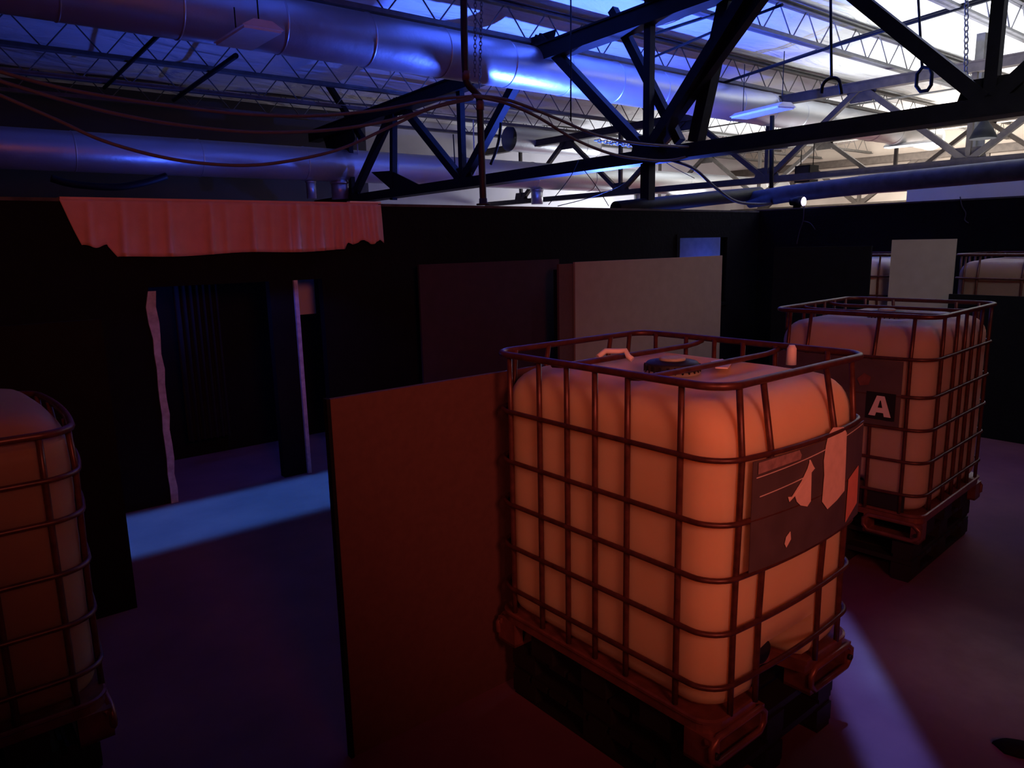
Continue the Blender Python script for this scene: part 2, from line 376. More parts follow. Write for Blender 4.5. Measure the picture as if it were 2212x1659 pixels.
def make_ibc(name, label, st, rot, rim=RIM, top=1.325, rings=RINGS, plate=None, full=True, skin='tank_grey'):
    t = thing(name, label, 'tank', st, rot)
    tk = tank_mesh(top).build('tank', skin, t)
    if full:
        b = MB(); b.lathe([(.115, top-.05), (.118, top-.03), (.112, top-.02)], n=28); b.build('neck', skin, tk)
        b = MB(); b.lathe([(.108, top-.036), (.112, top-.03), (.112, top+.004), (.104, top+.012), (.075, top+.013), (.07, top+.018), (.03, top+.02)], n=36)
        for k in range(24):
            a = k*math.pi/12; b.bar((.113*math.cos(a), .113*math.sin(a), top-.028), (.113*math.cos(a), .113*math.sin(a), top+.002), .008, .008)
        cp = b.build('screw_cap', 'plastic_black', t)
        b = MB(); b.lathe([(.055, top+.016), (.055, top+.026), (.045, top+.030)], n=28); b.build('cap_disc', skin, cp)
    # cage
    b = MB(); b.tube(ring_pts(rim, .012), .0145, 8, closed=True); b.build('cage_rim', 'cage', t)
    for z in rings:
        b = MB(); b.tube(ring_pts(z, .010), .0105, 8, closed=True); b.build('cage_ring', 'cage', t)
    zs = [.165]+list(rings)+[rim]
    def up_(x, y):
        P = []
        for z in zs:
            o = bulge(x, y, z) if abs(y) > HY-.02 else 0
            P.append((x, y+math.copysign(o, y), z))
        b = MB(); b.tube(P, .0115, 8); b.build('cage_upright', 'cage', t)
    for y in SIDE_BARS:
        up_(-HX, y); up_(HX, y)
    for x in FRONT_BARS:
        up_(x, -HY); up_(-x, HY)
    if full:
        for y in (-.20, .21):
            b = MB(); b.tube([(-HX-.005, y, rim-.012), (-HX+.04, y, rim-.02), (-HX+.10, y, top+.020), (HX-.10, y, top+.020), (HX-.04, y, rim-.02), (HX+.005, y, rim-.012)], .012, 8); b.build('top_crossbar', 'cage', t)
    # tray
    b = MB()
    base_ = dense(rrect(HX, HY, .085, 6), .03); k = len(base_)
    def pan(g):
        out = []
        for x, y in base_:
            X, Y = x*(HX+g)/HX, y*(HY+g)/HY
            if y < -HY+.1: Y += .15*max(0, min(1, (.155-abs(x+.035))/.03))   # gap in front of the valve
            out.append((X, Y))
        return out
    o1, o0, o2 = pan(.012), pan(-.02), pan(.02)
    loops = [(o0, .115), (o1, .115), (o1, .150), (o2, .158), (o2, .168), (o1, .172), (o0, .168)]
    vs = [(x, y, z) for o, z in loops for x, y in o]
    fs = [(i*k+j, i*k+(j+1) % k, (i+1)*k+(j+1) % k, (i+1)*k+j) for i in range(len(loops)-1) for j in range(k)]
    fs += [tuple(range(k))[::-1], tuple((len(loops)-1)*k+j for j in range(k))]
    b.add(vs, fs, False); b.build('tray', 'tray', t)
    for sx in (-1, 1):
        for sy in (-1, 1):
            b = MB(); ye = sy*(HY+.018); xa, xb = sx*(HX+.015), sx*.17
            yi = sy*(HY-.10); e = .02
            # hollow foot: frame round a fork slot
            b.tube([(xa-sx*.03, ye, .108), (xa, ye-sy*.03, .10)], .014, 8)
            pts = [(xa-sx*.035, ye, .004+.012), (xb+sx*.03, ye, .016), (xb, ye, .045), (xb, ye, .085), (xb+sx*.03, ye, .115), (xa-sx*.035, ye, .115), (xa, ye, .085), (xa, ye, .045)]
            b.tube(pts, .014, 8, closed=True)
            b.box((min(xa, xa-sx*.05), min(ye, yi), .0), (max(xa, xa-sx*.05), max(ye, yi), .118))
            b.box((min(xa, xb), min(ye, yi), .0), (max(xa, xb), max(ye, yi), .012))
            b.box((min(xb, xb+sx*.025), min(ye, yi), .0), (max(xb, xb+sx*.025), max(ye, yi), .118))
            f_ = b.build('tray_foot', 'tray', t)
            if full:
                b2 = MB(); b2.tube([(xa-sx*.02, ye+sy*.004, .055), (xa-sx*.02, ye+sy*.016, .055)], .012, 10); b2.build('foot_bolt', 'plastic_black', f_)
    for y in (-.32, 0, .32):
        for sx in (-1, 1):
            b = MB(); b.box((sx*(HX-.06)-.05, y-.07, .0), (sx*(HX-.06)+.05, y+.07, .118)); b.build('tray_block', 'plastic_black', t)
    # valve in the recess
    if full:
        b = MB(); b.tube([(-.035, -HY+.19, .235), (-.035, -HY+.10, .235)], .042, 16); b.tube([(-.035, -HY+.11, .235), (-.035, -HY+.075, .235)], .048, 16)
        v = b.build('valve', 'plastic_black', t)
        b = MB(); b.bar((-.035, -HY+.14, .285), (.12, -HY+.12, .295), .02, .012); b.build('valve_handle', 'plastic_black', v)
    return t
def plate_sheet(x0, x1, z0, z1, m, parent, name, off=.016, th=.003):
    b = MB(); n = 14; vs = []
    for i in range(n+1):
        x = x0+(x1-x0)*i/n
        for z in (z0, z1):
            for d in (0, th): vs.append((x, -(HY+bulge(x, -HY, .9)*1.0+off+d), z))
    fs = []
    for i in range(n):
        a = i*4; c = a+4
        fs += [(a, c, c+2, a+2), (a+1, a+3, c+3, c+1), (a, a+1, c+1, c), (a+2, c+2, c+3, a+3)]
    fs += [(0, 2, 3, 1), (n*4, n*4+1, n*4+3, n*4+2)]
    b.add(vs, fs, False); return b.build(name, m, parent)
def on_plate(pts, m, parent, name, off=.0225, th=.002, ca=0):
    """flat torn shape lying on the plate; pts are (x along the face from its left corner, z)"""
    b = MB(); a = [Vector((x-HX, -(HY+bulge(x-HX, -HY, .9)+off), z)) for x, z in pts]
    b.poly(a, (0, -1, 0), th); return b.build(name, m, parent)

BASE = .28
near = make_ibc('bulk_container', 'caged plastic tank in front of the red-lit board, torn labels on its grey plate', (1.99+HX, 1.375+HY, BASE), 0, skin='tank')
pl = plate_sheet(.135-HX, .955-HX, .708, 1.105, 'plate', near, 'label_plate')
Z = RIM
on_plate([(.555, Z-.50), (.56, Z-.40), (.55, Z-.34), (.56, Z-.285), (.575, Z-.245), (.61, Z-.225), (.70, Z-.24), (.735, Z-.27), (.745, Z-.40), (.75, Z-.505), (.68, Z-.525), (.60, Z-.54)], 'sticker', pl, 'torn_sticker')
on_plate([(.32, Z-.425), (.345, Z-.43), (.40, Z-.385), (.435, Z-.345), (.45, Z-.315), (.482, Z-.355), (.462, Z-.365), (.468, Z-.475), (.445, Z-.49), (.40, Z-.475), (.375, Z-.455), (.362, Z-.43), (.33, Z-.445)], 'sticker', pl, 'torn_sticker')
on_plate([(.445, Z-.315), (.485, Z-.355), (.462, Z-.362), (.468, Z-.47), (.456, Z-.47), (.45, Z-.36)], 'white', pl, 'curled_flap', off=.022)
on_plate([(.785, Z-.645), (.79, Z-.47), (.90, Z-.44), (.91, Z-.60)], 'sticker_red', pl, 'red_sticker')
on_plate([(.155, Z-.31), (.155, Z-.27), (.375, Z-.265), (.39, Z-.285), (.385, Z-.30)], 'strip', pl, 'strip_sticker')
on_plate([(.315, Z-.60), (.322, Z-.575), (.345, Z-.56), (.350, Z-.59), (.325, Z-.615)], 'sticker', pl, 'sticker_scrap')
for a_, c_ in (((.15, Z-.325), (.60, Z-.30)), ((.17, Z-.395), (.45, Z-.375)), ((.74, Z-.285), (.93, Z-.275))):
    lo_ = [(a_[0]+(c_[0]-a_[0])*k/10, a_[1]+(c_[1]-a_[1])*k/10) for k in range(11)]
    b = MB(); vs = []
    for x, z in lo_:
        yy = -(HY+bulge(x-HX, -HY, .9)+.0205)
        vs += [(x-HX, yy, z), (x-HX, yy, z+.0035), (x-HX, yy-.0012, z+.0035), (x-HX, yy-.0012, z)]
    b.add(vs, [(4*k+i, 4*k+4+i, 4*k+4+(i+1) % 4, 4*k+(i+1) % 4) for k in range(10) for i in range(4)]+[(0, 1, 2, 3), (40, 43, 42, 41)]); b.build('rule_line', 'line', pl)
# odds and ends on the tank top
b = MB(); b.tube([(-.20, .24, 1.353), (-.16, .235, 1.375), (-.10, .215, 1.37), (-.08, .19, 1.372), (-.085, .17, 1.35), (-.08, .15, 1.338)], .012, 8); b.build('loose_strap', 'white', near)
v_ = at(1709, 780, z=BASE+1.315); b = MB(); b.lathe([(.022, 1.30), (.020, 1.37), (.012, 1.385)], c=(v_.x-1.99-HX, v_.y-1.375-HY, 0), n=16); b.build('vent_tube', 'white', near)
b = MB(); b.poly([(p.x-1.99-HX, p.y-1.375-HY, 1.322) for p in [at(x, y, z=BASE+1.322) for x, y in ((1535, 783), (1560, 778), (1580, 786), (1572, 797), (1545, 796))]], (0, 0, 1), .006); b.build('taped_patch', 'white', near)

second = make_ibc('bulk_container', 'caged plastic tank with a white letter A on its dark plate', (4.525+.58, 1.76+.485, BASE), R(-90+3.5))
pl2 = plate_sheet(-.455, .345, .708, 1.105, 'plate', second, 'label_plate')
def letter_A(parent):
    zc, xc, h, wd = .765, .24, .125, .13; yo = HY+bulge(.24, -HY, .9)+.026
    b = MB(); b.poly([(xc-.085, -yo, zc-.02), (xc+.085, -yo, zc-.02), (xc+.085, -yo, zc+h+.02), (xc-.085, -yo, zc+h+.02)], (0, -1, 0), .003)
    sq = b.build('letter_card', 'ink_black', parent)
    b = MB(); y = -(yo+.0032)
    def P(u, v): return (xc+u*wd, y, zc+v*h)
    quads = [[(-.5,0),(-.20,0),(-.02,.80),(-.17,1.0)], [(.20,0),(.5,0),(.17,1.0),(.02,.80)], [(-.17,1.0),(-.02,.78),(.02,.78),(.17,1.0)], [(-.2,.18),(.2,.18),(.145,.42),(-.145,.42)]]
    for i, qd in enumerate(quads): b.poly([Vector(P(*p))-Vector((0, .0004*i, 0)) for p in qd], (0, -1, 0), .002)
    b.build('letter', 'white', sq)
letter_A(pl2)
on_plate([(.58, .98), (.60, .94), (.65, .95), (.66, 1.0), (.62, 1.02)], 'tray', pl2, 'faded_sticker')
b = MB(); b.box((.0, -HY-.016, .178), (.40, -HY-.008, .282)); b.build('valve_guard', 'plastic_black', second)

left = make_ibc('bulk_container', 'dim caged plastic tank cut off by the left edge of the photo', (.40-HY, 3.0+HX, BASE), R(-90), skin='tank_shade', rim=1.215, top=1.30, rings=(.29, .495, .695, .895, 1.05))
farr = make_ibc('bulk_container', 'small distant caged tank glimpsed beyond the beige board', (9.02+HY, 2.78, BASE+.24), R(-90), full=False, skin='tank_shade')
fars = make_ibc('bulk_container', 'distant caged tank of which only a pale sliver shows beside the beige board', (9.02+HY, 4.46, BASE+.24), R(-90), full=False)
b = MB(); b.box((8.9, 1.2, 0), (RS-.01, 5.4, .24)); o = b.build('riser', 'black_wall'); place(o); tag(o, 'low black platform along the right wall under the distant tanks', 'platform')

def pallet(st, rot, label, h=.138):
    t = thing('plastic_pallet', label, 'pallet', st, rot, 'black pallets under the caged tanks')
    b = MB(); L, S = .55, .455
    for k in range(9):
        y = -L+.06+k*(2*L-.12)/8; b.box((-S, y-.05, h-.03), (S, y+.05, h))
    b.build('deck', 'plastic_black', t)
    for x in (-S+.06, 0, S-.06):
        b = MB(); b.box((x-.05, -L, 0), (x+.05, L, .022)); b.build('skid', 'plastic_black', t)
        for y in (-L+.08, 0, L-.08):
            b = MB(); b.box((x-.06, y-.08, .022), (x+.06, y+.08, h-.03)); b.build('block', 'plastic_black', t)
    return t
for st, rot, z, w_ in (((1.99+HX, 1.375+HY), 0, 0, 'the tank with torn labels'), ((4.525+.58, 1.76+.485), R(-86.5), 0, 'the tank lettered A'), ((.40-HY, 3.0+HX), R(90), 0, 'the dim tank at the left edge')):
    pallet((st[0], st[1], 0), rot, 'lower of the two black pallets under '+w_)
    pallet((st[0], st[1], .14), rot, 'upper of the two black pallets, right beneath '+w_)
for t_, w_ in ((2.78, 'the small distant tank'), (4.46, 'the distant sliver of a tank')):
    pallet((9.02+HY, t_, .24), R(-90), 'lower black pallet on the platform under '+w_)
    pallet((9.02+HY, t_, .38), R(-90), 'upper black pallet on the platform under '+w_)

# ------------------------------------------------------------------ boards standing about
def board(name, label, lo, hi, m, cat='panel', edge=None):
    t = thing(name, label, cat, ((lo[0]+hi[0])/2, (lo[1]+hi[1])/2, lo[2]))
    c = Vector(((lo[0]+hi[0])/2, (lo[1]+hi[1])/2, lo[2]))
    l, h = Vector(lo)-c, Vector(hi)-c
    b = MB(); b.box(l, h); b.build('sheet', m, t)
    thin = 1 if (h.y-l.y) < (h.x-l.x) else 0
    # legs behind
    for k in (.12, .88):
        b = MB()
        if thin: x = l.x+(h.x-l.x)*k; b.box((x-.03, h.y, 0), (x+.03, h.y+.05, h.z*.97))
        else: y = l.y+(h.y-l.y)*k; b.box((h.x, y-.03, 0), (h.x+.05, y+.03, h.z*.97))
        b.build('stud', 'black_wall', t)
    if edge:
        b = MB(); e = .012
        b.box((l.x-.003, l.y-.004, l.z), (l.x+.012, h.y+.003, h.z+.003)); b.build('edge_strip', edge, t)
    return t
board('board', 'red-lit upright board standing left of the tank with torn labels', (1.21, 2.60, 0), (2.40, 2.625, 1.545), 'panel_red', edge='black_wall')
board('board', 'brown board wide as a door lying sideways, below the small blue window', (5.66, 5.8, 0), (8.33, 5.83, 1.905), 'panel_tan')
board('board', 'narrow dark brown board at the left end of the wide brown board', (5.44, 5.82, 0), (5.645, 5.85, 1.89), 'panel_red')
p0 = at(905, 574, t=6.3); p1 = at(1208, 572, t=6.3)
board('board', 'dark plum board against the back wall left of the brown board', (p0.x, 6.3, 0), (p1.x, 6.33, 1.93), 'panel_plum')
board('board', 'pale beige board standing behind the tank lettered A', (8.8, 3.20, 0), (8.83, 3.87, 2.065), 'panel_beige')
board('board', 'tall black board left of the beige board, hiding most of a tank', (8.72, 4.06, 0), (8.75, 5.3, 2.0), 'black_wall')
board('board', 'low black board in front of the small distant tank', (8.62, 1.3, 0), (8.65, 3.16, 1.49), 'black_wall')
board('board', 'black board behind the dim tank, left of the doorway', (-.9, 4.68, 0), (.86, 4.71, 1.75), 'black_wall')
board('board', 'grey board glimpsed through the slim opening right of the doorway', (2.86, 7.2, 1.45), (3.30, 7.22, 2.0), 'rear_wall')
b = MB(); n = 40; vs = []
for i in range(n+1):
    x = 2.02+.42*i/n; y = 7.55+.03*math.sin(i*1.1)
    vs += [(x, y, .25), (x, y, 2.2)]
b.add(vs, [(2*i, 2*i+2, 2*i+3, 2*i+1) for i in range(n)], True)
o = b.build('drape', 'black_cloth'); place(o); tag(o, 'black drape hanging inside the dark doorway', 'curtain')

# ------------------------------------------------------------------ salmon valance on the back wall
cur = thing('valance', 'salmon pink pleated cloth hung along the wall top over the doorway', 'curtain', (2.37, WT-.02, 2.5))
b = MB(); NX, NZ = 260, 14; vs = []
creases = [(1.20, .8), (1.43, 1.0), (1.62, .6), (1.77, 1.2), (2.10, 1.1), (2.23, .6), (2.46, 1.2), (2.62, .5), (2.78, 1.0), (2.86, 1.2), (3.0, .9), (3.09, 1.1), (3.20, .8), (3.29, 1.2), (3.38, 1.0), (3.45, 1.0), (3.50, 1.1), (3.55, 1.0), (3.61, 1.1), (3.66, .9)]
def bottom(s_):
    if s_ < 1.30: return 2.165+.012*math.sin(s_*40)
    if s_ < 1.36: return 2.165-.085*(s_-1.30)/.06
    if s_ < 3.30: return 2.075+.008*math.sin(s_*6)+.02*(s_-1.36)/2
    if s_ < 3.33: return 2.10+.06*(s_-3.30)/.03
    return 2.16+.02*math.sin(s_*33)
for i in range(NX+1):
    u = i/NX
    for j in range(NZ+1):
        v = j/NZ
        sl = .035*max(0, 1-u*6)
        s_ = 1.015+2.715*u+.11*v*max(0, 1-u*9)
        zb = bottom(s_)
        z = 2.515-(2.515-zb)*v
        y = WT-.03-.010*v
        for c_, a_ in creases:
            d = s_-c_+.02*v
            if abs(d) < .16: y -= a_*.040*(.30+.70*v)*math.exp(-((d)/.024)**2) + a_*.026*v*math.exp(-((d-.05)/.055)**2)
        y -= .008*math.sin(s_*5.0)*v
        vs.append((s_-2.37, y-WT+.02, z-2.5))
b.add(vs, [(i*(NZ+1)+j, (i+1)*(NZ+1)+j, (i+1)*(NZ+1)+j+1, i*(NZ+1)+j+1) for i in range(NX) for j in range(NZ)], True)
o = b.build('cloth', 'curtain', cur); md = o.modifiers.new('solid', 'SOLIDIFY'); md.thickness = .004
b = MB(); b.box((1.02-2.37, -.012, .015), (3.70-2.37, .14, .032)); b.build('top_fold', 'curtain', cur)
b = MB(); b.box((3.42, WT-.0, 2.527), (3.75, WT+.07, 2.545)); o = b.build('white_strip', 'lamp_white'); place(o); tag(o, 'short white strip lying on the wall top at the right end of the pink cloth', 'strip')

# ------------------------------------------------------------------ roof trusses
def truss(s0, label, joints, zb, zt, m='steel_black', wc=.19, ww=.145, extra=(), plates=(), post=None, t0=None, t1=None):
    t = thing('roof_truss', label, 'truss', (s0, joints[0], zb(joints[0])))
    o = Vector((s0, joints[0], zb(joints[0])))
    def P(tt, z): return Vector((0, tt-o.y, z-o.z))
    ta, tb = (t0 if t0 is not None else joints[0]-2.4), (t1 if t1 is not None else joints[-1]+2.4)
    b = MB(); b.bar(P(ta, zb(ta)), P(tb, zb(tb)), wc, wc*.9); b.bar(P(ta, zb(ta)+.0)-Vector((0, 0, wc*.5)), P(tb, zb(tb))-Vector((0, 0, wc*.5)), wc*1.7, wc*.12); b.build('bottom_chord', m, t)
    b = MB(); b.bar(P(ta, zt(ta)), P(tb, zt(tb)), wc*1.4, wc*1.35); b.bar(P(ta, zt(ta))+Vector((0, 0, wc*.6)), P(tb, zt(tb))+Vector((0, 0, wc*.6)), wc*1.7, wc*.15); b.build('top_chord', m, t)
    mids = [joints[0]-2.27]+[(a+c)/2 for a, c in zip(joints, joints[1:])]+[joints[-1]+2.27]
    for i, j in enumerate(joints):
        b = MB(); b.bar(P(j, zb(j)), P(j, zt(j)), ww*.8, ww*.75, (1, 0, 0)); b.build('post', m, t)
        for mm in (mids[i], mids[i+1]):
            if ta-.1 <= mm <= tb+.1:
                b = MB(); b.bar(P(mm, zt(mm)), P(j, zb(j)), ww, ww, (1, 0, 0)); b.build('diagonal', m, t)
        b = MB(); b.poly([P(j-.34, zb(j)-.05)+Vector((-.012, 0, 0)), P(j+.34, zb(j)-.05)+Vector((-.012, 0, 0)), P(j+.24, zb(j)+.26)+Vector((-.012, 0, 0)), P(j-.24, zb(j)+.26)+Vector((-.012, 0, 0))], (1, 0, 0), .024); b.build('gusset', m, t)
    for mm in mids[1:-1]:
        b = MB(); b.poly([P(mm-.36, zt(mm)+.05)+Vector((-.012, 0, 0)), P(mm+.36, zt(mm)+.05)+Vector((-.012, 0, 0)), P(mm+.22, zt(mm)-.30)+Vector((-.012, 0, 0)), P(mm-.22, zt(mm)-.30)+Vector((-.012, 0, 0))], (1, 0, 0), .024); b.build('gusset', m, t)
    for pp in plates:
        b = MB(); b.poly([Vector(p)-o-Vector((.05, 0, 0)) for p in pp], (1, 0, 0), .03); b.build('gusset_shadow_plate', m, t)
    for (q0, q1, wd, off) in extra:
        b = MB(); b.bar(Vector(q0)-o+Vector((off, 0, 0)), Vector(q1)-o+Vector((off, 0, 0)), wd, wd, (1, 0, 0)); b.build('brace', m, t)
    if post:
        b = MB(); b.bar(P(post, 0), P(post, zb(post)), .16, .14, (1, 0, 0)); b.build('column', m, t)
    return t
A1 = 8.6
ex = [(at(1310, 18, s=A1), at(1455, 305, s=A1), .12, .14), (at(1625, -12, s=A1), at(1420, 315, s=A1), .14, -.12), (at(1556, -10, s=A1), at(1488, 305, s=A1), .17, .16),
      (at(850, 240, s=A1), at(850, 432, s=A1), .12, 0), (at(690, 165, s=A1), at(775, 300, s=A1), .12, .1)]
truss(A1, 'large black steel truss crossing nearest overhead, ahead of the big duct', [2.93, 7.30, 11.85, 16.3], lambda t: 3.40-.012*(t-2.9) if t > 7 else 3.37, lambda t: 5.42-.062*(t-9.0) if t > 9 else 5.42, extra=ex, plates=([at(x, y, s=A1) for x, y in ((806, 372), (848, 369), (915, 402), (850, 410))], [at(x, y, s=A1) for x, y in ((700, 292), (762, 268), (770, 300), (742, 345), (716, 340))]), post=7.30, t0=.3, t1=18.2)  # first plate stands in for the chord's shadow on the duct, second is a gusset
A2 = 15.6
truss(A2, 'second roof truss from the camera, brown-black against the white ceiling', [1.3, 5.6, 9.75, 14.2, 18.4], lambda t: 3.42, lambda t: 5.08, m='steel_far', wc=.14, ww=.11, post=None, t0=-.9, t1=20.2)
A3 = 22.6
truss(A3, 'third roof truss from the camera, thin brown bars beyond the second', [1.2, 5.6, 10.0, 14.4, 18.6], lambda t: 3.42, lambda t: 5.05, m='steel_far', wc=.14, ww=.11, t0=-.9, t1=20.2)
A4 = 29.6
truss(A4, 'farthest roof truss, close against the tan far wall', [1.2, 5.6, 10.0, 14.4, 18.6], lambda t: 3.3, lambda t: 4.95, m='steel_far', wc=.2, ww=.15, t0=-.9, t1=20.2)

# ------------------------------------------------------------------ open-web joists
def joist(t0, label, zt=5.9, zb=5.33, s0=-4.8, s1=30.8):
    t = thing('roof_joist', label, 'joist', (s0, t0, zb), group='open-web joists under the roof')
    L = s1-s0; h = zt-zb
    b = MB()
    for dy in (-.035, .035): b.box((0, dy-.03, h-.075), (L, dy+.03, h-.066)); b.box((0, dy-.004+(.018 if dy < 0 else -.018), h-.055), (L, dy+.004+(.018 if dy < 0 else -.018), h))
    b.box((0, -.075, h-.014), (L, .075, h)); b.build('top_chord', 'joist', t)
    b = MB(); b.box((0, -.075, 0), (L, .075, .014))
    for dy in (-.012, .012): b.box((0, dy-.004, 0), (L, dy+.004, .085))
    b.build('bottom_chord', 'joist', t)
    b = MB(); pts = []; k = 0; x = .1
    while x < L: pts.append((x, 0, .03 if k % 2 == 0 else h-.03)); x += .44; k += 1
    for p, q in zip(pts, pts[1:]): b.tube([p, q], .012, 6, cap=False)
    b.build('web', 'joist', t)
    return t
JT = [(4.80, 'roof joist line nearest the camera, top right of the photo'), (7.15, 'roof joist line next nearer the camera than the one over the big duct'), (9.80, 'roof joist line running directly above the big silver duct'),
      (12.4, 'first roof joist line beyond the big silver duct'), (14.6, 'second roof joist line beyond the big silver duct'), (16.7, 'third roof joist line beyond the big duct, above the lower duct'), (18.6, 'farthest roof joist line, by the rear wall')]
for t_, lb in JT: joist(t_, lb)
def rods(name, label, cat, lines, r, m, n=8):
    o0 = Vector(lines[0][0]); t = thing(name, label, cat, o0)
    for p in lines:
        b = MB(); b.tube([Vector(q)-o0 for q in p], r, n); b.build('rod', m, t)
    return t
rods('bridging', 'pair of dark bridging rods crossing the joists beyond the first truss', 'brace', [[(12.15, 3.6, 5.33), (12.9, 6.8, 5.32), (13.9, 10.0, 5.30)], [(12.32, 3.6, 5.42), (13.1, 6.8, 5.40), (14.1, 10.0, 5.36)]], .028, 'steel_black')
rods('bridging', 'dark bridging rod across blue ceiling between the truss diagonals', 'brace', [[at(1400, 77, z=5.33), at(1530, 35, z=5.33), at(1680, -10, z=5.33)]], .025, 'steel_black')
rods('bridging', 'dark bridging rod from the joist over the duct up to the next joist', 'brace', [[at(1385, 135, z=5.33), at(1560, 60, z=5.33), at(1690, 10, z=5.33)]], .022, 'steel_black')
rods('bridging', 'first dark diagonal rod under the dim left joists', 'brace', [[at(352, 66, z=5.28), at(225, 190, z=5.28)]], .035, 'steel_black')
rods('bridging', 'second, thicker dark diagonal rod under the dim left joists', 'brace', [[at(510, 120, z=5.28), at(375, 216, z=5.28)]], .045, 'steel_black')
rods('bridging', 'thin bridging rods in the bay beyond the second truss', 'brace', [[(19.0, 1, 5.33), (19.0, 19, 5.33)], [(25.8, 1, 5.33), (25.8, 19, 5.33)]], .022, 'joist')

# ------------------------------------------------------------------ ducts
def duct(name, label, t0, z0, r, s0, s1, step, stubs=(), straps=()):
    t = thing(name, label, 'duct', (s0, t0, z0))
    x = 0.0; L = s1-s0; k = 0
    while x < L-.01:
        x2 = min(L, x+step); b = MB(); rr = r*(1+.006*(k % 2))
        b.tube([(x, 0, 0), (x2, 0, 0)], rr, 40, cap=False); b.build('duct_section', 'duct', t)
        b = MB(); b.tube([(x2-.015, 0, 0), (x2-.006, 0, 0), (x2+.006, 0, 0), (x2+.015, 0, 0)], [rr, rr+.010, rr+.010, rr], 40, cap=False); b.build('seam_band', 'duct', t)
        x = x2; k += 1
    for s_, ln, rad in stubs:
        b = MB(); b.tube([(s_-s0, 0, -r+.03), (s_-s0, 0, -r-ln)], rad, 20); b.tube([(s_-s0, 0, -r-.01), (s_-s0, 0, -r-.05)], rad*1.12, 20); b.build('branch_stub', 'duct', t)
    for s_, top in straps:
        b = MB(); b.bar((s_-s0, -r*.72, r*.6), (s_-s0, -r*.72, top-z0), .05, .004, (1, 0, 0)); b.build('hanger_strap', 'lamp_white', t)
    return t
duct('air_duct', 'big silver round duct running under the roof from upper left to right', 9.7, 4.92, .345, -2.0, 24.2, 1.24)
duct('air_duct', 'lower silver round duct running just above the back wall', 16.5, 4.0, .37, -4.0, 27.5, 2.3,
     stubs=((at(673, 420, t=16.5).x, .40, .11), (at(1160, 420, t=16.5).x, .42, .17), (at(1380, 430, t=16.5).x, .40, .16), (at(735, 420, t=16.5).x, .4, .2)),
     straps=((at(768, 300, t=16.3).x, 5.2), (at(1020, 300, t=16.3).x, 5.3)))
p0 = at(1100, 318, t=17.9); p1 = at(1282, 316, t=17.9)
duct('air_duct', 'short fat duct stub by the rear wall above the lower duct', 17.9, p1.z, .37, p0.x, p1.x, 3.0)
def hang_box(label, p, sz):
    t = thing('speaker_box', label, 'speaker', p)
    b = MB(); b.box((-sz/2, -sz/2, -sz), (sz/2, sz/2, 0)); b.build('cabinet', 'steel_black', t)
    b = MB(); b.box((-sz/2-.01, -sz*.42, -sz*.92), (-sz/2, sz*.42, -sz*.08)); b.build('grille', 'plastic_black', t)
    for y in (-sz*.4, sz*.4):
        b = MB(); b.tube([(0, y, 0), (0, y, 5.2-p[2])], .012, 6); b.build('hanger_rod', 'steel_black', t)
hang_box('dark square box hanging beyond the second truss, above the dark pipe', at(1743, 358, s=18.5), .42)
p = at(2128, 246, s=14.0)
t = thing('pendant_lamp', 'black bell-shaped lamp hanging by the second truss at the right', 'lamp', p)
b = MB(); b.lathe([(.03, .02), (.05, -.04), (.06, -.12), (.14, -.24), (.20, -.38), (.19, -.39)], n=24); b.build('shade', 'steel_black', t)
b = MB(); b.tube([(0, 0, 0), (0, 0, 1.2)], .012, 6); b.build('cord', 'steel_black', t)
# dark round pipe behind the right wall
q = [at(2300, 355, s=11.2), at(2212, 366, s=11.2), at(1900, 395, s=11.2), at(1700, 419, s=11.2), at(1620, 432, s=11.2)]
b = MB(); b.tube(q, .135, 24); o = b.build('dark_pipe', 'grey_pipe'); place(o); tag(o, 'thick dark pipe running along just above the right wall', 'pipe')
q = [at(1640, 418, t=7.3), at(1540, 428, t=7.3), at(1400, 444, t=7.3), at(1330, 452, t=7.3)]
b = MB(); b.tube(q, .11, 20); o = b.build('dark_pipe', 'steel_black'); place(o); tag(o, 'black pipe behind the wall corner, left of the thick dark pipe', 'pipe')
b = MB(); a0 = at(1960, 402, s=13.0); a1 = at(2260, 380, s=13.0); b.box((13.0, a1.y, 2.0), (13.05, a0.y, a0.z)); o = b.build('taupe_board', 'far_wall'); place(o); tag(o, 'taupe board rising behind the right wall top', 'panel')
b = MB(); a0 = at(1640, 432, s=14.2); a1 = at(1958, 401, s=14.2); b.bar((14.2, a0.y, a0.z), (14.2, a1.y, a1.z), .25, .16); o = b.build('cream_channel', 'far_wall'); place(o); tag(o, 'cream channel under the thick dark pipe beyond the right wall', 'channel')

# ------------------------------------------------------------------ light fixtures
def fixture(label, c, axis_rot, L, wd, rodtop=None, m='lamp_white', tube=None):
    t = thing('strip_light', label, 'light fixture', c, axis_rot)
    b = MB(); k = wd/2
    b.add([(-L/2, -k*.45, .09), (L/2, -k*.45, .09), (L/2, k*.45, .09), (-L/2, k*.45, .09), (-L/2, -k, .02), (L/2, -k, .02), (L/2, k, .02), (-L/2, k, .02)],
          [(0,1,2,3), (0,4,5,1), (1,5,6,2), (2,6,7,3), (3,7,4,0)]); b.box((-L/2, -k, .012), (L/2, k, .022)); b.build('housing', m, t)
    b = MB(); b.box((-L/2+.02, -k+.02, -.012), (L/2-.02, k-.02, .014)); b.build('diffuser', tube or m, t)
    for x in (-L/2+.12, L/2-.12):
        b = MB(); b.tube([(x, 0, .09), (x, 0, (rodtop or c[2]+.6)-c[2])], .008, 6); b.build('hanger_rod', 'steel_black', t)
    return t
zf = 4.40
c0 = [at(467, 96, z=zf), at(526, 54, z=zf), at(611, 71, z=zf), at(542, 108, z=zf)]
cc = sum(c0, Vector())/4
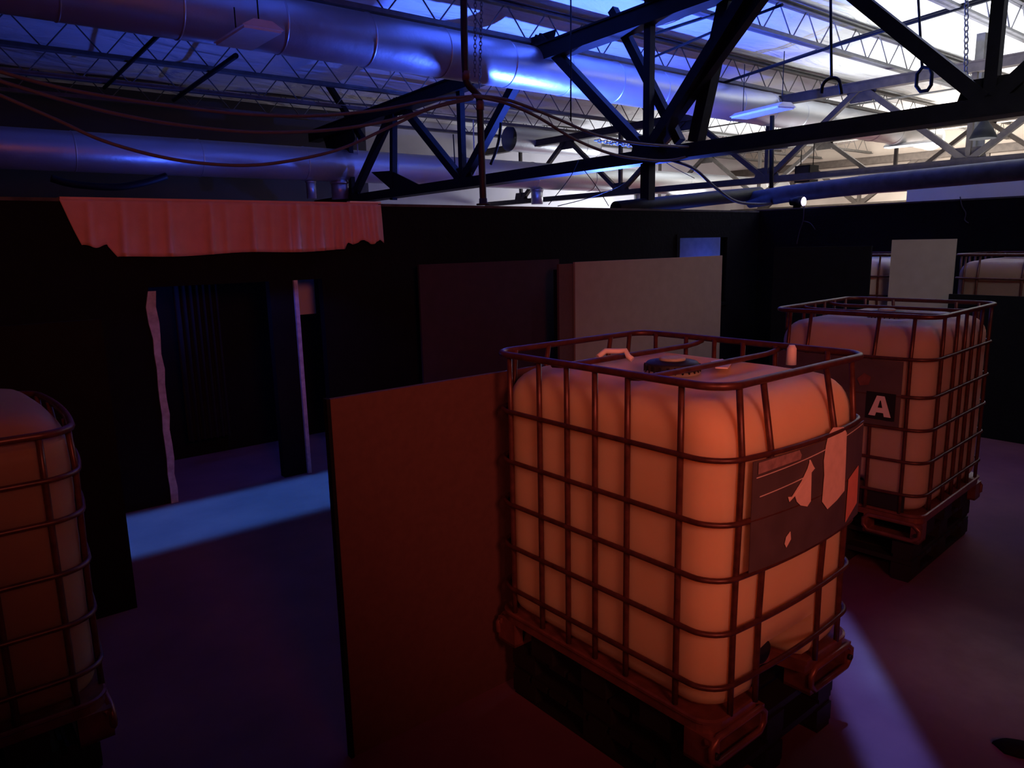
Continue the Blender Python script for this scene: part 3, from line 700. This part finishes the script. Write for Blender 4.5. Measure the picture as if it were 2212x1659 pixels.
fixture('white strip light tucked under the big duct, top left, glowing blue from below', (cc.x, cc.y, zf), R(90), max(.9, (c0[1]-c0[0]).length), (c0[2]-c0[1]).length, 4.8)
c1 = [at(1590, 258, t=9.0), at(1700, 232, t=9.0)]
e0 = at(1595, 256, z=4.35); e1 = at(1700, 232, z=4.35); cc = (e0+e1)/2
fixture('white strip light hung below the big duct, right of the truss diagonals', (cc.x, cc.y, 4.35), math.atan2(e1.y-e0.y, e1.x-e0.x), (e1-e0).length, .42, 5.3)
cc = at(1970, 314, s=22.0)
fixture('bright white strip light far off by the tan wall', (cc.x, cc.y, cc.z), R(90), 1.4, .35, 5.3, tube='tube_lit')
lp = at(1722, 434, s=RS+.03)
t = thing('stage_lamp', 'small bright lamp with bluish glare on top of the right wall', 'lamp', (lp.x, lp.y, 2.54))
b = MB(); b.tube([(0, .10, .09), (0, 0, .09), (0, -.10, .085)], [.05, .07, .075], 20); b.build('housing', 'steel_black', t)
b = MB(); b.tube([(-.0, -.10, .085), (-.0, -.108, .085)], .062, 20); b.build('lens', 'lens', t)
b = MB(); b.box((-.02, -.05, 0), (.02, .05, .03)); b.build('bracket', 'steel_black', t)
light('stage_lamp_glow', 'POINT', W(lp.x-.12, lp.y-.16, 2.68), None, 0.5, (0.25, 0.3, 1.0), shadow_soft_size=.03)

# ------------------------------------------------------------------ pipe with the jog, hoses, chains, rods
tp = WT+.06
q = [at(1001, -60, t=tp), at(1003, 90, t=tp), at(1006, 160, t=tp), at(1011, 182, t=tp), at(1030, 203, t=tp), at(1036, 222, t=tp), at(1040, 330, t=tp), at(1044, 443, t=tp)]
def smooth_path(P, k=6):
    out = []
    for i in range(len(P)-1):
        p0 = P[max(0, i-1)]; p1 = P[i]; p2 = P[i+1]; p3 = P[min(len(P)-1, i+2)]
        for j in range(k):
            u = j/k; out.append(.5*((2*p1)+(p2-p0)*u+(2*p0-5*p1+4*p2-p3)*u*u+(3*p1-p0-3*p2+p3)*u**3))
    return out+[P[-1]]
o0 = q[-1]
t = thing('conduit_pipe', 'black rusty pipe with a jog, rising from the back wall to the roof', 'pipe', o0)
b = MB(); b.tube([v-o0 for v in [q[0]+Vector((0, 0, .6))]+smooth_path(q)], .037, 16); b.build('pipe', 'pipe_rust', t)
for c_ in (at(1007, 164, t=tp), at(1037, 228, t=tp)):
    b = MB(); b.tube([c_-o0+Vector((0, 0, .045)), c_-o0-Vector((0, 0, .045))], .043, 16); b.build('coupling', 'copper', t)
b = MB(); b.lathe([(.075, 0), (.075, .015), (.045, .02), (.043, .07)], n=20); b.build('flange', 'pipe_rust', t)
def cable(name, label, pts, r, m, cat='cable', group=None):
    b = MB(); P = smooth_path(pts, 8); o0 = P[0].copy()
    b.tube([p-o0 for p in P], r, 8); o = b.build(name, m); place(o, o0); return tag(o, label, cat, group)
tl = WT-.02
cable('hose', 'topmost brown hose sagging left from the jogged pipe', [at(x, y, t=tl) for x, y in ((1020, 208), (930, 216), (820, 237), (680, 250), (520, 246), (340, 225), (180, 200), (60, 172), (-80, 130))], .015, 'hose')
cable('hose', 'middle brown hose sagging left from the jogged pipe', [at(x, y, t=tl) for x, y in ((1022, 211), (960, 224), (850, 258), (720, 280), (560, 286), (400, 272), (260, 248), (120, 212), (-80, 150))], .015, 'hose')
cable('hose', 'lowest brown hose, looping down across the lower duct', [at(x, y, t=tl) for x, y in ((1020, 214), (930, 235), (840, 275), (740, 320), (640, 345), (540, 357), (430, 352), (330, 335), (220, 303), (120, 258), (-60, 180))], .014, 'hose')
cable('hose', 'upper brown hose running right from the jogged pipe past the truss', [at(x, y, t=tl) for x, y in ((1020, 206), (1100, 217), (1200, 255), (1290, 292), (1380, 310), (1500, 318), (1620, 322), (1700, 318))], .018, 'hose')
cable('hose', 'lower brown hose drooping right from the jogged pipe under the truss joint', [at(x, y, t=tl) for x, y in ((1025, 208), (1090, 222), (1160, 252), (1240, 300), (1320, 332), (1390, 344), (1450, 346), (1520, 330), (1600, 322))], .018, 'hose')
cable('cable', 'grey cable dropping from the truss joint to the wall corner', [at(x, y, t=WT+.3) for x, y in ((1450, 346), (1500, 365), (1545, 405), (1590, 435), (1640, 441), (1680, 438))], .022, 'grey_pipe')
cable('cable', 'black cable sagging under the lower duct at the far left', [at(x, y, t=14.5) for x, y in ((110, 385), (160, 398), (250, 404), (310, 395), (360, 380))], .06, 'steel_black')
cable('cable', 'black cord dangling beside the jogged pipe', [at(x, y, t=9.0) for x, y in ((1082, 265), (1078, 300), (1070, 330), (1060, 355))], .022, 'steel_black')
cable('cable', 'thin pale cord hanging down the black right wall', [at(x, y, s=RS-.02) for x, y in ((1737, 440), (1735, 475), (1727, 500), (1721, 527))], .006, 'grey_pipe')
cable('cable', 'short curled cord end on the black right wall', [at(x, y, s=RS-.02) for x, y in ((1736, 478), (1750, 482), (1761, 496))], .006, 'grey_pipe')
cable('cable', 'forked cord loop hanging on the black right wall at the photo edge', [at(x, y, s=RS-.02) for x, y in ((2074, 425), (2078, 445), (2086, 460), (2084, 475), (2092, 482))], .007, 'grey_pipe')
for i, pts in enumerate((((1375, 300), (1440, 352), (1500, 385)), ((1205, 445), (1280, 425), (1350, 395), (1390, 352)), ((1185, 442), (1230, 385), (1250, 345)), ((1260, 365), (1290, 405), (1315, 445)))):
    cable('wire', ('thin wire crossing under the truss joint', 'thin wire looping along the bright wall under the lower duct', 'thin wire rising from the wall top left of the bright wall', 'thin wire falling across the lower duct to the bright wall')[i], [at(x, y, t=8.2) for x, y in pts], .006, 'steel_black', 'wire')
def chain(label, top, bot, lk=.07, r=.006):
    top, bot = Vector(top), Vector(bot); d = bot-top; n = max(2, int(d.length/(lk*.72))); b = MB()
    u = d.normalized(); e1 = u.cross(Vector((0.3, 1, 0))).normalized(); e2 = u.cross(e1)
    for k in range(n):
        c_ = d*((k+.5)/n); e = e1 if k % 2 else e2
        pts = [c_ + u*(math.sin(a)*lk*.5) + e*(math.cos(a)*lk*.28) for a in [i*math.pi/4 for i in range(8)]]
        b.tube(pts, r, 4, closed=True)
    o = b.build('chain', 'joist'); place(o, top); return tag(o, label, 'chain')
chain('left one of two hanging chains just right of the jogged pipe', at(1027, -20, t=8.6), at(1026, 165, t=8.6))
chain('right one of two hanging chains just right of the jogged pipe', at(1041, -20, t=8.6), at(1036, 190, t=8.6))
chain('long chain hanging before the white ceiling, upper right', at(2088, -20, s=11.5), at(2086, 240, s=11.5), .10, .009)
chain('swagged chain draped left of the truss joint', at(1285, 303, t=8.5), at(1385, 318, t=8.5), .09, .008)
def rod(label, top, bot, r=.014, hook=None):
    top, bot = Vector(top), Vector(bot); t = thing('hanger_rod', label, 'rod', bot)
    b = MB(); b.tube([top-bot, (0, 0, 0)], r, 8); b.build('rod', 'steel_black', t)
    if hook == 'u':
        b = MB(); P = [Vector((0, -.12*math.cos(a), .10*math.sin(a)-.08)) for a in [i*math.pi/10 for i in range(11)]]
        P = [Vector((0, -.145, -.20))]+P+[Vector((0, .125, -.15))]
        b.tube(P, .022, 8); b.build('hook', 'steel_black', t)
    if hook == 'clamp':
        b = MB(); b.tube([Vector((0, -.10, .0)), Vector((0, -.13, -.08)), Vector((0, -.13, -.22)), Vector((0, -.09, -.28)), Vector((0, .0, -.28)), Vector((0, .06, -.2)), Vector((0, .06, -.05)), Vector((0, 0, .03))], .025, 8, closed=True); b.build('clamp', 'steel_black', t)
    return t
rod('thin black rod hanging straight down across the big duct', at(1233, -30, t=8.3), at(1233, 262, t=8.3), .011)
rod('black rod ending in an open upside-down U hook, upper right', at(1794, -30, s=9.6), at(1796, 172, s=9.6), .018, 'u')
rod('black rod ending in a clamp at the second truss, upper right', at(1982, -30, s=11.0), at(1992, 150, s=11.0), .018, 'clamp')
rod('thin dark rod hanging between the second truss diagonals', at(1668, 250, s=14.0), at(1666, 410, s=14.0), .045)
rod('thin dark rod hanging in front of the lower duct left of the jogged pipe', at(979, 290, t=14.5), at(986, 412, t=14.5), .014)
q0, q1 = at(2098, 150, s=16.6), at(2098, 350, s=16.6)
b = MB(); b.bar((0, 0, 0), (0, 0, q0.z-q1.z+.9), .17, .15); b.bar((0, -.13, 0), (0, -.13, q0.z-q1.z+.9), .03, .15); o = b.build('steel_column', 'joist'); place(o, (q1.x, q1.y, q1.z)); tag(o, 'pale steel column standing behind the second truss', 'column')

# small dark lump on the floor, bottom right corner
p = at(2214, 1625, z=0); b = MB(); n = 14; vs = []
for i in range(7):
    v = i/6*math.pi/2
    for k in range(n):
        a = k*2*math.pi/n; q = 1+.18*math.sin(3*a+1)
        vs.append((.12*q*math.cos(v)*math.cos(a), .045*q*math.cos(v)*math.sin(a), .045*math.sin(v)))
b.add(vs, [(i*n+k, i*n+(k+1) % n, (i+1)*n+(k+1) % n, (i+1)*n+k) for i in range(6) for k in range(n)]+[tuple(range(n))[::-1]], True)
o = b.build('rag', 'black_cloth'); place(o, (p.x, p.y, 0), R(-60)); tag(o, 'small dark rag on the floor at the bottom right corner', 'rag')
